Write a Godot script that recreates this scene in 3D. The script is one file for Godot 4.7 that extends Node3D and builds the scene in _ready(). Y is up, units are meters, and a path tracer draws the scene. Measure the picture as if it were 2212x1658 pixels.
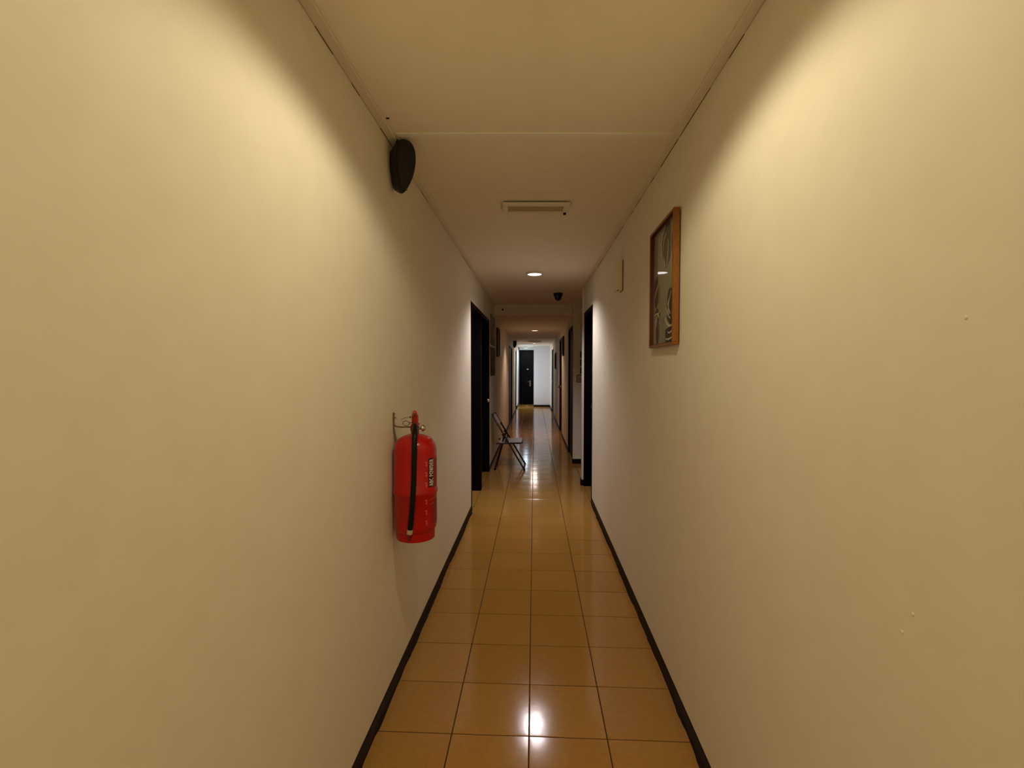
extends Node3D
# Corridor. Depth d runs away from the camera: z = -d. Camera stands at d = 0.

const EYE := 1.42
const XL := -0.615          # face of the left wall
const XR := 0.600           # face of the right wall, near section
const XF := 0.575           # face of the right wall, far section
const CEIL := 2.38          # near ceiling
const LOW := 2.22           # far ceiling, behind the step
const STEP := 7.3           # where the ceiling steps down
const SKEW := 0.0466        # the ceiling boards were laid a little askew

var M := {}
var used := {}
var rng := RandomNumberGenerator.new()

# ------------------------------------------------------------------ helpers
class Shape:
	var st := SurfaceTool.new()
	var g := 0
	func _init() -> void:
		st.begin(Mesh.PRIMITIVE_TRIANGLES)
		st.set_smooth_group(0xFFFFFFFF)
	func flat() -> void:
		st.set_smooth_group(0xFFFFFFFF)
	func soft() -> void:
		g += 1
		st.set_smooth_group(g)
	func tri(a: Vector3, b: Vector3, c: Vector3, out: Vector3) -> void:
		if (a - c).cross(a - b).dot(out) < 0.0:
			var t := b
			b = c
			c = t
		st.add_vertex(a)
		st.add_vertex(b)
		st.add_vertex(c)
	func quad(a: Vector3, b: Vector3, c: Vector3, d: Vector3, out: Vector3) -> void:
		tri(a, b, c, out)
		tri(a, c, d, out)
	# box between two corners, edges cut by c
	func box(p: Vector3, q: Vector3, c := 0.0) -> void:
		flat()
		var lo := Vector3(minf(p.x, q.x), minf(p.y, q.y), minf(p.z, q.z))
		var hi := Vector3(maxf(p.x, q.x), maxf(p.y, q.y), maxf(p.z, q.z))
		var mid := (lo + hi) / 2.0
		var h := (hi - lo) / 2.0
		c = minf(c, minf(h.x, minf(h.y, h.z)) * 0.9)
		for ax in 3:
			var u := (ax + 1) % 3
			var v := (ax + 2) % 3
			for s in [-1.0, 1.0]:
				var n := Vector3.ZERO
				n[ax] = s
				var k: Array[Vector3] = []
				for e in [[-1, -1], [1, -1], [1, 1], [-1, 1]]:
					var w := Vector3.ZERO
					w[ax] = s * h[ax]
					w[u] = e[0] * (h[u] - c)
					w[v] = e[1] * (h[v] - c)
					k.append(mid + w)
				quad(k[0], k[1], k[2], k[3], n)
		if c <= 0.0:
			return
		for ax in 3:
			var u := (ax + 1) % 3
			var v := (ax + 2) % 3
			for s in [-1.0, 1.0]:
				for t in [-1.0, 1.0]:
					var k: Array[Vector3] = []
					for e in [[-1, 0], [1, 0], [1, 1], [-1, 1]]:
						var w := Vector3.ZERO
						w[ax] = e[0] * (h[ax] - c)
						w[u] = s * (h[u] - (c if e[1] == 1 else 0.0))
						w[v] = t * (h[v] - (0.0 if e[1] == 1 else c))
						k.append(mid + w)
					var n := Vector3.ZERO
					n[u] = s
					n[v] = t
					quad(k[0], k[1], k[2], k[3], n)
		for sx in [-1.0, 1.0]:
			for sy in [-1.0, 1.0]:
				for sz in [-1.0, 1.0]:
					var s := Vector3(sx, sy, sz)
					tri(mid + s * Vector3(h.x, h.y - c, h.z - c), mid + s * Vector3(h.x - c, h.y, h.z - c), mid + s * Vector3(h.x - c, h.y - c, h.z), s)
	# box in corridor terms: x range, y range, depth range
	func bx(x0: float, x1: float, y0: float, y1: float, d0: float, d1: float, c := 0.0) -> void:
		box(Vector3(x0, y0, -d0), Vector3(x1, y1, -d1), c)
	# profile of (radius, height) going up the outside, turned round t's y axis
	func lathe(prof: Array, n: int, t := Transform3D.IDENTITY) -> void:
		var last := Vector2.ZERO
		soft()
		for i in prof.size() - 1:
			var a: Vector2 = prof[i]
			var b: Vector2 = prof[i + 1]
			var dir := (b - a).normalized()
			if i > 0 and dir.dot(last) < 0.8:
				soft()
			last = dir
			var nr := Vector2(dir.y, -dir.x)
			for k in n:
				var f0 := TAU * k / n
				var f1 := TAU * (k + 1) / n
				var fm := (f0 + f1) / 2.0
				var out := t.basis * Vector3(nr.x * cos(fm), nr.y, nr.x * sin(fm))
				var c0 := Vector3(cos(f0), 0, sin(f0))
				var c1 := Vector3(cos(f1), 0, sin(f1))
				var up := Vector3.UP
				var p0 := t * (c0 * a.x + up * a.y)
				var p1 := t * (c1 * a.x + up * a.y)
				var p2 := t * (c1 * b.x + up * b.y)
				var p3 := t * (c0 * b.x + up * b.y)
				if a.x > 1e-6:
					tri(p0, p1, p2, out)
				if b.x > 1e-6:
					tri(p0, p2, p3, out)
	# round tube along points; r may be a number or one number per point
	func tube(pts: Array, r, n := 10, loop := false) -> void:
		var rings := []
		var m := pts.size()
		var dir0: Vector3 = (pts[1] - pts[0]).normalized()
		var side := dir0.cross(Vector3.UP if absf(dir0.y) < 0.9 else Vector3.RIGHT).normalized()
		for i in m:
			var a: Vector3 = pts[(i - 1 + m) % m] if loop or i > 0 else pts[0]
			var b: Vector3 = pts[(i + 1) % m] if loop or i < m - 1 else pts[m - 1]
			var dir := (b - a).normalized()
			side = (side - dir * side.dot(dir)).normalized()
			var up := dir.cross(side)
			var rad: float = r[i] if r is Array else r
			var ring := []
			for k in n:
				var f := TAU * k / n
				ring.append(pts[i] + (side * cos(f) + up * sin(f)) * rad)
			rings.append(ring)
		soft()
		for i in (m if loop else m - 1):
			var j := (i + 1) % m
			var off := 0
			if loop and j == 0:
				var best := 1e9
				for k in n:
					var dd: float = (rings[0][k] - rings[i][0]).length()
					if dd < best:
						best = dd
						off = k
			for k in n:
				var k1 := (k + 1) % n
				var mid: Vector3 = (pts[i] + pts[j]) / 2.0
				var out: Vector3 = (rings[i][k] + rings[j][(k1 + off) % n]) / 2.0 - mid
				quad(rings[i][k], rings[i][k1], rings[j][(k1 + off) % n], rings[j][(k + off) % n], out)
		if not loop:
			for e in [0, m - 1]:
				flat()
				var out: Vector3 = pts[0] - pts[1] if e == 0 else pts[m - 1] - pts[m - 2]
				for k in n:
					tri(pts[e], rings[e][k], rings[e][(k + 1) % n], out)
	# rings of equal length joined into a skin; c is a point inside
	func skin(rings: Array, c: Vector3, cap_first := true, cap_last := true) -> void:
		soft()
		for i in rings.size() - 1:
			var n: int = rings[i].size()
			for k in n:
				var k1 := (k + 1) % n
				var mid: Vector3 = (rings[i][k] + rings[i + 1][k1]) / 2.0
				quad(rings[i][k], rings[i][k1], rings[i + 1][k1], rings[i + 1][k], mid - c)
		for e in [0, rings.size() - 1]:
			if (e == 0 and not cap_first) or (e != 0 and not cap_last):
				continue
			flat()
			var m := Vector3.ZERO
			for p in rings[e]:
				m += p / rings[e].size()
			for k in rings[e].size():
				tri(m, rings[e][k], rings[e][(k + 1) % rings[e].size()], m - c)
	func done() -> ArrayMesh:
		st.generate_normals()
		return st.commit()

func numbered(called: String, parent: Node = self) -> String:
	var key := str(parent.get_instance_id()) + called
	var n: int = used.get(key, 0)
	used[key] = n + 1
	return called if n == 0 else "%s_%03d" % [called, n]

func part(called: String, s, m: Material, parent: Node = self) -> MeshInstance3D:
	var o := MeshInstance3D.new()
	o.name = numbered(called, parent)
	o.mesh = s.done() if s is Shape else s
	o.material_override = m
	parent.add_child(o, true)
	return o

func tag(o: Node, label: String, category: String, group := "") -> void:
	o.set_meta("label", label)
	o.set_meta("category", category)
	if group:
		o.set_meta("group", group)

func thing(called: String, at: Vector3, label := "", category := "", group := "") -> Node3D:
	var o := Node3D.new()
	o.name = numbered(called)
	add_child(o, true)
	o.position = at
	if label:
		tag(o, label, category, group)
	return o

func struct(called: String, label: String, category: String, s = null, m: Material = null) -> Node3D:
	var o: Node3D
	if s == null:
		o = Node3D.new()
		o.name = called
		add_child(o, true)
	else:
		o = part(called, s, m)
	tag(o, label, category)
	o.set_meta("kind", "structure")
	return o

func copy(o: Node3D, label: String) -> Node3D:
	var c: Node3D = o.duplicate()
	c.name = numbered(String(o.name).get_slice("_0", 0))
	add_child(c, true)
	c.set_meta("label", label)
	return c

func P(x: float, y: float, d: float) -> Vector3:
	return Vector3(x, y, -d)

func mat(c: Color, rough := 0.6, metal := 0.0, spec := 0.5) -> StandardMaterial3D:
	var m := StandardMaterial3D.new()
	m.albedo_color = c
	m.roughness = rough
	m.metallic = metal
	m.metallic_specular = spec
	return m

func noise_tex(freq: float, seed_: int, normal: bool, strength := 4.0, lo := Color.BLACK, hi := Color.WHITE, kind := FastNoiseLite.TYPE_SIMPLEX_SMOOTH) -> NoiseTexture2D:
	var f := FastNoiseLite.new()
	f.seed = seed_
	f.noise_type = kind
	f.frequency = freq
	f.fractal_octaves = 4
	var t := NoiseTexture2D.new()
	t.width = 512
	t.height = 512
	t.seamless = true
	t.noise = f
	if normal:
		t.as_normal_map = true
		t.bump_strength = strength
	else:
		var r := Gradient.new()
		r.set_color(0, lo)
		r.set_color(1, hi)
		t.color_ramp = r
	return t

func painted(m: StandardMaterial3D, tex: Texture2D, nrm: Texture2D, scale: float, nscale := 0.3) -> StandardMaterial3D:
	m.uv1_triplanar = true
	m.uv1_world_triplanar = true
	m.uv1_scale = Vector3.ONE * scale
	if tex:
		m.albedo_texture = tex
	if nrm:
		m.normal_enabled = true
		m.normal_texture = nrm
		m.normal_scale = nscale
	return m

func make_materials() -> void:
	var plaster := noise_tex(0.03, 3, true, 3.0)
	var cloud := noise_tex(0.008, 5, false, 0, Color(0.985, 0.98, 0.975), Color(1, 1, 1))
	M.wall = painted(mat(Color(0.945, 0.915, 0.835), 0.62, 0, 0.35), cloud, plaster, 1.7, 0.045)
	M.white_wall = painted(mat(Color(0.91, 0.92, 0.925), 0.62, 0, 0.35), cloud, plaster, 1.7, 0.06)
	M.ceiling = painted(mat(Color(0.985, 0.95, 0.87), 0.75, 0, 0.3), cloud, plaster, 1.5, 0.04)
	M.cornice = mat(Color(0.93, 0.89, 0.81), 0.6, 0, 0.35)
	M.lit_seam = mat(Color(0.975, 0.965, 0.93), 0.6, 0, 0.35)  # whiter tone painted for lamp light caught on the joint strip
	M.gap_shade = mat(Color(0.36, 0.25, 0.12), 0.9)  # dark tone painted for the shadow line behind the junction box
	M.hair = mat(Color(0.45, 0.34, 0.2), 0.9)
	M.crack = mat(Color(0.20, 0.13, 0.06), 0.9)
	var glaze := noise_tex(0.006, 11, true, 2.0)
	M.tile = []
	for k in 4:
		var c := Color(0.715, 0.53, 0.265).lerp(Color(0.695, 0.51, 0.245), k / 3.0)
		M.tile.append(painted(mat(c, 0.125, 0, 0.34), noise_tex(0.02, 20, false, 0, Color(0.95, 0.94, 0.92), Color(1, 1, 1)) if k == 0 else M.tile[0].albedo_texture, glaze, 3.0, 0.06))
	M.grout = mat(Color(0.19, 0.09, 0.045), 0.9)
	M.skirt = mat(Color(0.085, 0.042, 0.027), 0.55, 0, 0.3)
	M.dark_wood = painted(mat(Color(0.055, 0.034, 0.030), 0.55, 0, 0.2), noise_tex(0.02, 31, false, 0, Color(0.75, 0.72, 0.7), Color(1, 1, 1)), null, 1.0)
	M.leaf = painted(mat(Color(0.05, 0.032, 0.030), 0.55, 0, 0.2), M.dark_wood.albedo_texture, null, 1.0)
	M.chrome = mat(Color(0.78, 0.76, 0.73), 0.2, 1.0)
	M.brass = mat(Color(0.72, 0.63, 0.45), 0.28, 1.0)
	M.steel = mat(Color(0.50, 0.44, 0.34), 0.42, 1.0)
	M.bracket = mat(Color(0.46, 0.37, 0.22), 0.5)
	M.black = mat(Color(0.06, 0.052, 0.056), 0.4)
	M.rubber = mat(Color(0.032, 0.022, 0.021), 0.35, 0, 0.35)
	M.grille = mat(Color(0.022, 0.02, 0.02), 0.7)
	M.dome = mat(Color(0.02, 0.02, 0.024), 0.08)
	M.red = mat(Color(0.72, 0.022, 0.016), 0.3, 0, 0.4)
	M.red.clearcoat_enabled = true
	M.red.clearcoat = 0.3
	M.red.clearcoat_roughness = 0.15
	M.red_dark = mat(Color(0.48, 0.06, 0.045), 0.35)
	M.red_label = mat(Color(0.57, 0.10, 0.08), 0.5)
	M.red_clear = mat(Color(0.72, 0.30, 0.20), 0.3)
	M.print_white = mat(Color(0.93, 0.88, 0.85), 0.6)
	M.print_pink = mat(Color(0.86, 0.40, 0.37), 0.6)
	M.print_black = mat(Color(0.10, 0.03, 0.025), 0.5)
	M.cream = mat(Color(0.83, 0.76, 0.62), 0.45)
	M.vent = mat(Color(0.95, 0.92, 0.86), 0.45)
	M.louver = mat(Color(0.74, 0.65, 0.51), 0.5)
	M.plastic = mat(Color(0.74, 0.66, 0.57), 0.4)
	M.frame_wood = painted(mat(Color(0.64, 0.40, 0.10), 0.45), noise_tex(0.05, 41, false, 0, Color(0.78, 0.72, 0.66), Color(1, 1, 1)), null, 2.0)
	M.frame_wood.uv1_scale = Vector3(6, 0.8, 6)
	M.inner_shade = mat(Color(0.32, 0.135, 0.06), 0.6)  # darker than the wood: shade of the inner faces put into colour
	M.frame_dark = mat(Color(0.15, 0.085, 0.07), 0.5)
	M.frame_black = mat(Color(0.03, 0.025, 0.025), 0.4)
	M.paper = mat(Color(0.78, 0.72, 0.64), 0.8)
	M.glass = StandardMaterial3D.new()
	M.glass.transparency = BaseMaterial3D.TRANSPARENCY_ALPHA
	M.glass.albedo_color = Color(1, 1, 1, 0.02)
	M.glass.roughness = 0.02
	M.glass.metallic_specular = 0.27
	M.seat = mat(Color(0.80, 0.77, 0.73), 0.3, 0.0, 0.6)
	M.chair_tube = mat(Color(0.085, 0.05, 0.042), 0.35)

# ------------------------------------------------------------------ lamps
# round ceiling downlight: ring, reflector, glowing diffuser and an area light just in front of it
func downlight(x: float, y: float, d: float, tint: Color, energy: float, glow: float, label: String, beam := 0.0, soft_edge := 0.6) -> Node3D:
	var o := thing("downlight", P(x, y, d), label, "ceiling light", "round downlights along the corridor ceiling")
	var r := Shape.new()
	r.lathe([Vector2(0.068, 0.0), Vector2(0.068, -0.016), Vector2(0.072, -0.02), Vector2(0.082, -0.016), Vector2(0.09, -0.003), Vector2(0.09, 0.0)], 40)
	part("trim_ring", r, mat(Color(0.86, 0.82, 0.76), 0.4), o)
	var s := Shape.new()
	s.lathe([Vector2(0.0, -0.0205), Vector2(0.04, -0.0195), Vector2(0.0675, -0.0165), Vector2(0.0675, -0.004), Vector2(0.0, -0.004)], 40)
	var em := mat(Color(1, 1, 1), 0.6)
	em.emission_enabled = true
	em.emission = tint
	em.emission_energy_multiplier = glow
	part("diffuser", s, em, o)
	if beam > 0.0:      # a deeper reflector: light leaves in a cone
		var c := SpotLight3D.new()
		c.name = "glow"
		c.light_color = tint
		c.light_energy = energy
		c.light_size = 0.06
		c.spot_angle = beam
		c.spot_angle_attenuation = soft_edge
		c.spot_range = 14.0
		c.spot_attenuation = 2.0
		c.shadow_enabled = true
		c.rotation = Vector3(-PI / 2, 0, 0)
		c.position = Vector3(0, -0.03, 0)
		o.add_child(c)
		return o
	var l := AreaLight3D.new()
	l.name = "glow"
	l.area_size = Vector2(0.115, 0.115)
	l.light_color = tint
	l.light_energy = energy
	l.light_size = 0.115
	l.area_range = 12.0
	l.area_attenuation = 2.0
	l.shadow_enabled = true
	l.rotation = Vector3(-PI / 2, 0, 0)
	l.position = Vector3(0, -0.023, 0)
	o.add_child(l)
	return o

# ------------------------------------------------------------------ setting
# one side of the corridor: boxes between the door openings and over them
func wall_run(s: Shape, x: float, out: float, d0: float, d1: float, top: float, holes: Array) -> void:
	var at := d0
	for h in holes:
		if h[0] - at > 0.001:
			s.bx(x, x + out, -0.02, top, at, h[0])
		s.bx(x, x + out, h[2], top, h[0], h[1])
		at = h[1]
	if d1 - at > 0.001:
		s.bx(x, x + out, -0.02, top, at, d1)

# frame and leaf of a door in a side wall: face at x, wall going out towards o (-1 left, +1 right)
func side_door(called: String, label: String, x: float, o: float, d0: float, d1: float, h: float, inset: float, closed: bool, knob_d := -1.0) -> Node3D:
	var t := struct(called, label, "door")
	var w := 0.045
	var a := x - o * 0.004
	var b := x + o * 0.12
	for e in [[d0, d0 + w], [d1 - w, d1]]:
		var j := Shape.new()
		j.bx(a, b, 0.0, h, e[0], e[1], 0.003)
		part("jamb", j, M.dark_wood, t)
	var hd := Shape.new()
	hd.bx(a, b, h - w, h, d0 + w, d1 - w, 0.003)
	part("head", hd, M.dark_wood, t)
	if closed:
		var lf := Shape.new()
		lf.bx(x + o * inset, x + o * (inset + 0.04), 0.006, h - w - 0.002, d0 + w + 0.002, d1 - w - 0.002, 0.003)
		var leaf := part("leaf", lf, M.leaf, t)
		if knob_d > 0.0:
			var k := Shape.new()
			var y := 1.0
			var tr := Transform3D(Basis(Vector3(0, 0, 1), o * PI / 2), P(x + o * inset, y, knob_d))
			k.lathe([Vector2(0, 0), Vector2(0.03, 0.0), Vector2(0.028, 0.006), Vector2(0.011, 0.01), Vector2(0.011, 0.03), Vector2(0.024, 0.038), Vector2(0.027, 0.052), Vector2(0.018, 0.064), Vector2(0, 0.066)], 20, tr)
			part("knob", k, M.chrome, leaf)
	return t

func build_setting() -> void:
	# ---- floor: grout bed and tiles
	var bed := Shape.new()
	bed.bx(-2.4, 1.75, -0.12, -0.0022, -3.2, 18.9)
	var floor_ := struct("floor", "glossy beige square tile floor with dark joints along the corridor", "floor", bed, M.grout)
	var pitch := 0.3022
	var first := 1.794            # depth of the joint nearest the camera
	var cols := [-0.618, -0.318, -0.018, 0.282, 0.60]
	var shapes := {}
	for k in range(0, 57):
		var d := first - pitch + pitch * k
		for c in 4:
			one_tile(floor_, shapes, cols[c], cols[c + 1], d, pitch)
		# doorway on the left and side passage on the right
		if d > 4.2 and d < 6.5:
			one_tile(floor_, shapes, -0.918, -0.618, d, pitch)
		if d > 4.6 and d < 7.2:
			one_tile(floor_, shapes, 0.60, 0.90, d, pitch)
	var rest := Shape.new()
	var d := 0.0
	d = first - 2 * pitch
	while d > -3.3:
		for c in 4:
			rest.bx(cols[c] + 0.0015, cols[c + 1] - 0.0015, -0.01, 0.0, d + 0.0015, d + pitch - 0.0015)
		d -= pitch
	for c in 5:
		for k in 9:
			rest.bx(-0.918 - 0.3 * c - 0.2985, -0.918 - 0.3 * c - 0.0015, -0.01, 0.0, 4.2435 + 0.3 * k, 4.5405 + 0.3 * k)
	for c in 3:
		for k in 9:
			rest.bx(0.9015 + 0.3 * c, 1.1985 + 0.3 * c, -0.01, 0.0, 4.8435 + 0.3 * k, 5.1405 + 0.3 * k)
	part("unseen_tiles", rest, M.tile[1], floor_).set_meta("kind", "stuff")

	# ---- ceiling: backing, boards with joints, cornice
	var back := Shape.new()
	back.bx(-2.4, 1.75, CEIL + 0.008, 2.55, -3.2, STEP)
	back.bx(-2.4, 1.75, LOW + 0.008, 2.55, STEP, 18.9)
	var ceil_ := struct("ceiling", "cream board ceiling stepping down to a lower level far along the corridor", "ceiling", back, M.ceiling)
	var joints := [-3.2, -0.6, 2.0, 2.652, 3.92, 5.25, 6.35, STEP]
	for k in joints.size() - 1:
		var e0: float = SKEW if k > 0 else 0.0
		var e1: float = SKEW if k < joints.size() - 2 else 0.0
		board(ceil_, joints[k], joints[k + 1], CEIL, e0, e1)
	var jf := [STEP, 8.55, 10.9, 13.3, 15.7, 18.9]
	for k in jf.size() - 1:
		board(ceil_, jf[k], jf[k + 1], LOW, 0.0, 0.0)
	var face := Shape.new()
	face.bx(-0.75, 1.75, LOW, CEIL + 0.02, STEP - 0.012, STEP + 0.004)
	part("step_face", face, M.ceiling, ceil_)
	var lit_seam := Shape.new()
	prism(lit_seam, -0.565, 0.598, CEIL - 0.004, CEIL + 0.002, 1.985, 2.015, SKEW, SKEW)
	part("joint_strip", lit_seam, M.lit_seam, ceil_)  # lamp light on the strip is put into its colour
	for sd in [-1, 1]:
		var co := Shape.new()
		var wx: float = XL if sd < 0 else XR
		co.bx(wx, wx - sd * 0.036, CEIL - 0.006, CEIL + 0.001, -3.0, STEP - 0.02 if sd < 0 else 5.8, 0.003)
		struct("trim_1" if sd < 0 else "trim_2", "flat cream strip where the ceiling meets the %s wall" % ("left" if sd < 0 else "right"), "trim", co, M.cornice)
		var cr := Shape.new()
		var q := 0.9
		while q < 4.6:
			var len_ := rng.randf_range(0.05, 0.35)
			if sd > 0 or rng.randf() < 0.4:
				var hh := rng.randf_range(0.0006, 0.002)
				cr.bx(wx + sd * 0.002, wx - sd * 0.0015, CEIL - 0.006 - hh, CEIL - 0.005, q, q + len_)
			q += len_ + rng.randf_range(0.02, 0.25)
		part("crack", cr, M.hair, get_node("trim_1" if sd < 0 else "trim_2"))
	var sc := Shape.new()
	for e in [[-0.565, 1.84, CEIL], [0.575, 2.67, CEIL]]:
		sc.bx(e[0] - 0.006, e[0] + 0.006, e[2] - 0.003, e[2] + 0.004, e[1], e[1] + 0.008, 0.001)
	sc.lathe([Vector2(0, -0.02), Vector2(0.012, -0.018), Vector2(0.014, -0.002), Vector2(0, 0.004)], 8, Transform3D(Basis(Vector3(1, 0, 0.4).normalized(), -PI / 2), P(-0.48, 2.305, STEP - 0.016)))
	part("screw_hole", sc, M.crack, ceil_)

	# ---- walls
	var s := Shape.new()
	wall_run(s, XL, -0.12, -3.2, 18.9, 2.52, [[4.61, 5.49, 2.07], [5.49, 6.49, 2.07], [11.55, 13.3, 1.985], [15.6, 16.5, 2.0], [16.62, 17.38, 2.06]])
	struct("wall_left", "long cream plaster wall on the left of the corridor", "wall", s, M.wall)
	s = Shape.new()
	wall_run(s, XR, 0.12, -3.2, 5.76, 2.52, [[4.95, 5.76, 2.075]])
	s.bx(XF, 1.72, -0.02, 2.52, 5.76, 5.83)
	var wr := struct("wall_right", "long cream plaster wall on the right with a framed picture", "wall", s, M.wall)
	for e in [[0.762, 1.49, 889.0], [0.772, 1.03, 801.0], [0.79, 0.99, 780.0]]:
		var b := Shape.new()
		b.lathe([Vector2(0, 0), Vector2(0.0032, 0), Vector2(0.002, 0.0014), Vector2(0, 0.0018)], 8, Transform3D(Basis(Vector3(0, 0, 1), PI / 2), P(XR, e[1], XR * 1030.0 / e[2])))
		part("filler_spot", b, M.wall, wr)
	s = Shape.new()
	wall_run(s, XF, 0.12, 7.13, 17.4, 2.52, [[7.15, 8.07, 2.06], [9.95, 10.85, 2.05], [14.1, 15.6, 2.0]])
	s.bx(XF, 1.72, -0.02, 2.52, 7.08, 7.15)
	struct("wall_right_far", "cream wall on the right behind the side passage, with three dark doors", "wall", s, M.wall)
	s = Shape.new()
	s.bx(1.62, 1.75, -0.02, 2.52, 5.8, 7.15)
	struct("wall_passage", "cream wall closing the side passage on the right", "wall", s, M.wall)
	s = Shape.new()
	s.bx(-0.018, 0.72, -0.02, 2.5, 17.4, 18.9)
	struct("wall_end", "white wall beside the dark door at the end of the corridor", "wall", s, M.white_wall)
	s = Shape.new()
	s.bx(-0.75, 0.0, 2.105, 2.5, 18.5, 18.9)
	s.bx(-0.75, -0.585, -0.02, 2.2, 18.5, 18.9)
	struct("wall_over_door", "white wall strip above the door at the end of the corridor", "wall", s, M.white_wall)
	s = Shape.new()
	s.bx(-0.75, 0.75, -0.02, 2.55, -3.3, -3.15)
	struct("wall_back", "cream wall behind the camera", "wall", s, M.wall)
	s = Shape.new()
	s.bx(-2.4, -0.73, -0.02, 2.52, 4.0, 4.1)
	s.bx(-2.4, -0.73, -0.02, 2.52, 6.6, 6.7)
	s.bx(-2.42, -2.3, -0.02, 2.52, 4.0, 6.7)
	struct("wall_side_room", "cream walls of the room behind the open door on the left", "wall", s, M.wall)

	window()
	# ---- skirting with a ragged line of dark sealant at its foot
	skirting("baseboard_left", "thin dark brown skirting along the near left wall", XL, 1.0, -3.1, 4.61)
	skirting("baseboard_right", "thin dark brown skirting along the near right wall", XR, -1.0, -3.1, 4.95)
	skirting("baseboard_left_middle", "dark skirting behind the folding chair on the left", XL, 1.0, 6.5, 11.55)
	skirting("baseboard_left_far", "dark skirting on the left between the two far doors", XL, 1.0, 13.3, 15.6)
	skirting("baseboard_left_end", "dark skirting on the left by the end door", XL, 1.0, 16.5, 18.4)
	skirting("baseboard_right_middle", "dark skirting on the right between the second and third doors", XF, -1.0, 8.07, 9.95)
	skirting("baseboard_right_far", "dark skirting on the right between the third and fourth doors", XF, -1.0, 10.85, 14.1)
	skirting("baseboard_right_end", "dark skirting on the right just before the white end wall", XF, -1.0, 15.6, 17.4)
	s = Shape.new()
	s.bx(XF - 0.008, 1.62, 0.0, 0.068, 7.068, 7.082, 0.002)
	struct("baseboard_passage", "dark skirting on the wall of the side passage under the switch", "baseboard", s, M.skirt)
	s = Shape.new()
	s.bx(XF - 0.012, 0.70, 0.0, 0.07, 5.745, 5.84, 0.002)
	struct("baseboard_corner", "short dark skirting at the foot of the white door edge on the right", "baseboard", s, M.skirt)
	s = Shape.new()
	s.bx(-0.018, XF - 0.008, 0.0, 0.068, 17.385, 17.402, 0.002)
	struct("baseboard_end", "dark skirting under the white end wall", "baseboard", s, M.skirt)

	# ---- doors
	var d1 := side_door("door_1", "dark open doorway nearest on the left, its threshold in cool light", XL, -1, 4.61, 5.49, 2.07, 0.08, false)
	var lf := Shape.new()
	lf.bx(-1.52, -0.74, 0.006, 2.02, 4.62, 4.66, 0.003)
	part("leaf", lf, M.leaf, d1)
	var d2 := side_door("door_2", "dark door on the left just before the folding chair", XL, -1, 5.49, 6.49, 2.07, 0.09, true)
	s = Shape.new()
	s.lathe([Vector2(0, 0), Vector2(0.026, 0.0), Vector2(0.024, 0.006), Vector2(0.009, 0.01), Vector2(0.009, 0.022), Vector2(0.019, 0.028), Vector2(0.022, 0.04), Vector2(0, 0.05)], 18, Transform3D(Basis(Vector3(1, 0, 0), PI / 2), P(XL - 0.012, 0.975, 6.445)))
	part("knob", s, M.chrome, d2)
	var clo := Shape.new()
	clo.bx(XL - 0.045, XL + 0.0, 2.026, 2.05, 5.95, 6.35, 0.004)
	part("door_closer", clo, M.steel, d2)
	side_door("door_3", "dark door on the right before the side passage, with a bright knob", XR, 1, 4.95, 5.76, 2.075, 0.075, true, 5.13)
	side_door("door_4", "dark door on the right just behind the side passage", XF, 1, 7.15, 8.07, 2.06, 0.02, true)
	side_door("door_5", "third dark door on the right, behind the thin framed picture", XF, 1, 9.95, 10.85, 2.05, 0.02, true, 10.68)
	side_door("door_6", "last dark door on the right before the white end wall", XF, 1, 14.1, 15.6, 2.0, 0.02, true, 14.5)
	side_door("door_7", "dark door on the left below the far black speaker", XL, -1, 11.55, 13.3, 1.985, 0.02, true)
	side_door("door_8", "last dark door on the left before the end door", XL, -1, 15.6, 16.5, 2.0, 0.02, true)
	var ed := struct("door_9", "dark brown door closing the end of the corridor, with a small number plate", "door")
	for e in [[-0.585, -0.54], [0.02, 0.06]]:
		s = Shape.new()
		s.bx(e[0], e[1], 0.0, 2.105, 18.47, 18.6, 0.003)
		part("jamb", s, M.dark_wood, ed)
	s = Shape.new()
	s.bx(-0.54, 0.02, 2.06, 2.105, 18.47, 18.6, 0.003)
	part("head", s, M.dark_wood, ed)
	s = Shape.new()
	s.bx(-0.538, 0.018, 0.006, 2.058, 18.5, 18.54, 0.003)
	var eleaf := part("leaf", s, M.leaf, ed)
	s = Shape.new()
	s.bx(-0.285, -0.225, 1.345, 1.385, 18.494, 18.501, 0.002)
	part("number_plate", s, M.plastic, eleaf)
	s = Shape.new()
	s.bx(-0.19, -0.13, 0.70, 0.93, 18.492, 18.501, 0.003)
	s.tube([P(-0.16, 0.88, 18.5), P(-0.16, 0.88, 18.45), P(-0.165, 0.88, 18.445), P(-0.27, 0.88, 18.445)], 0.009, 8)
	part("handle", s, M.steel, eleaf)

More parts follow.
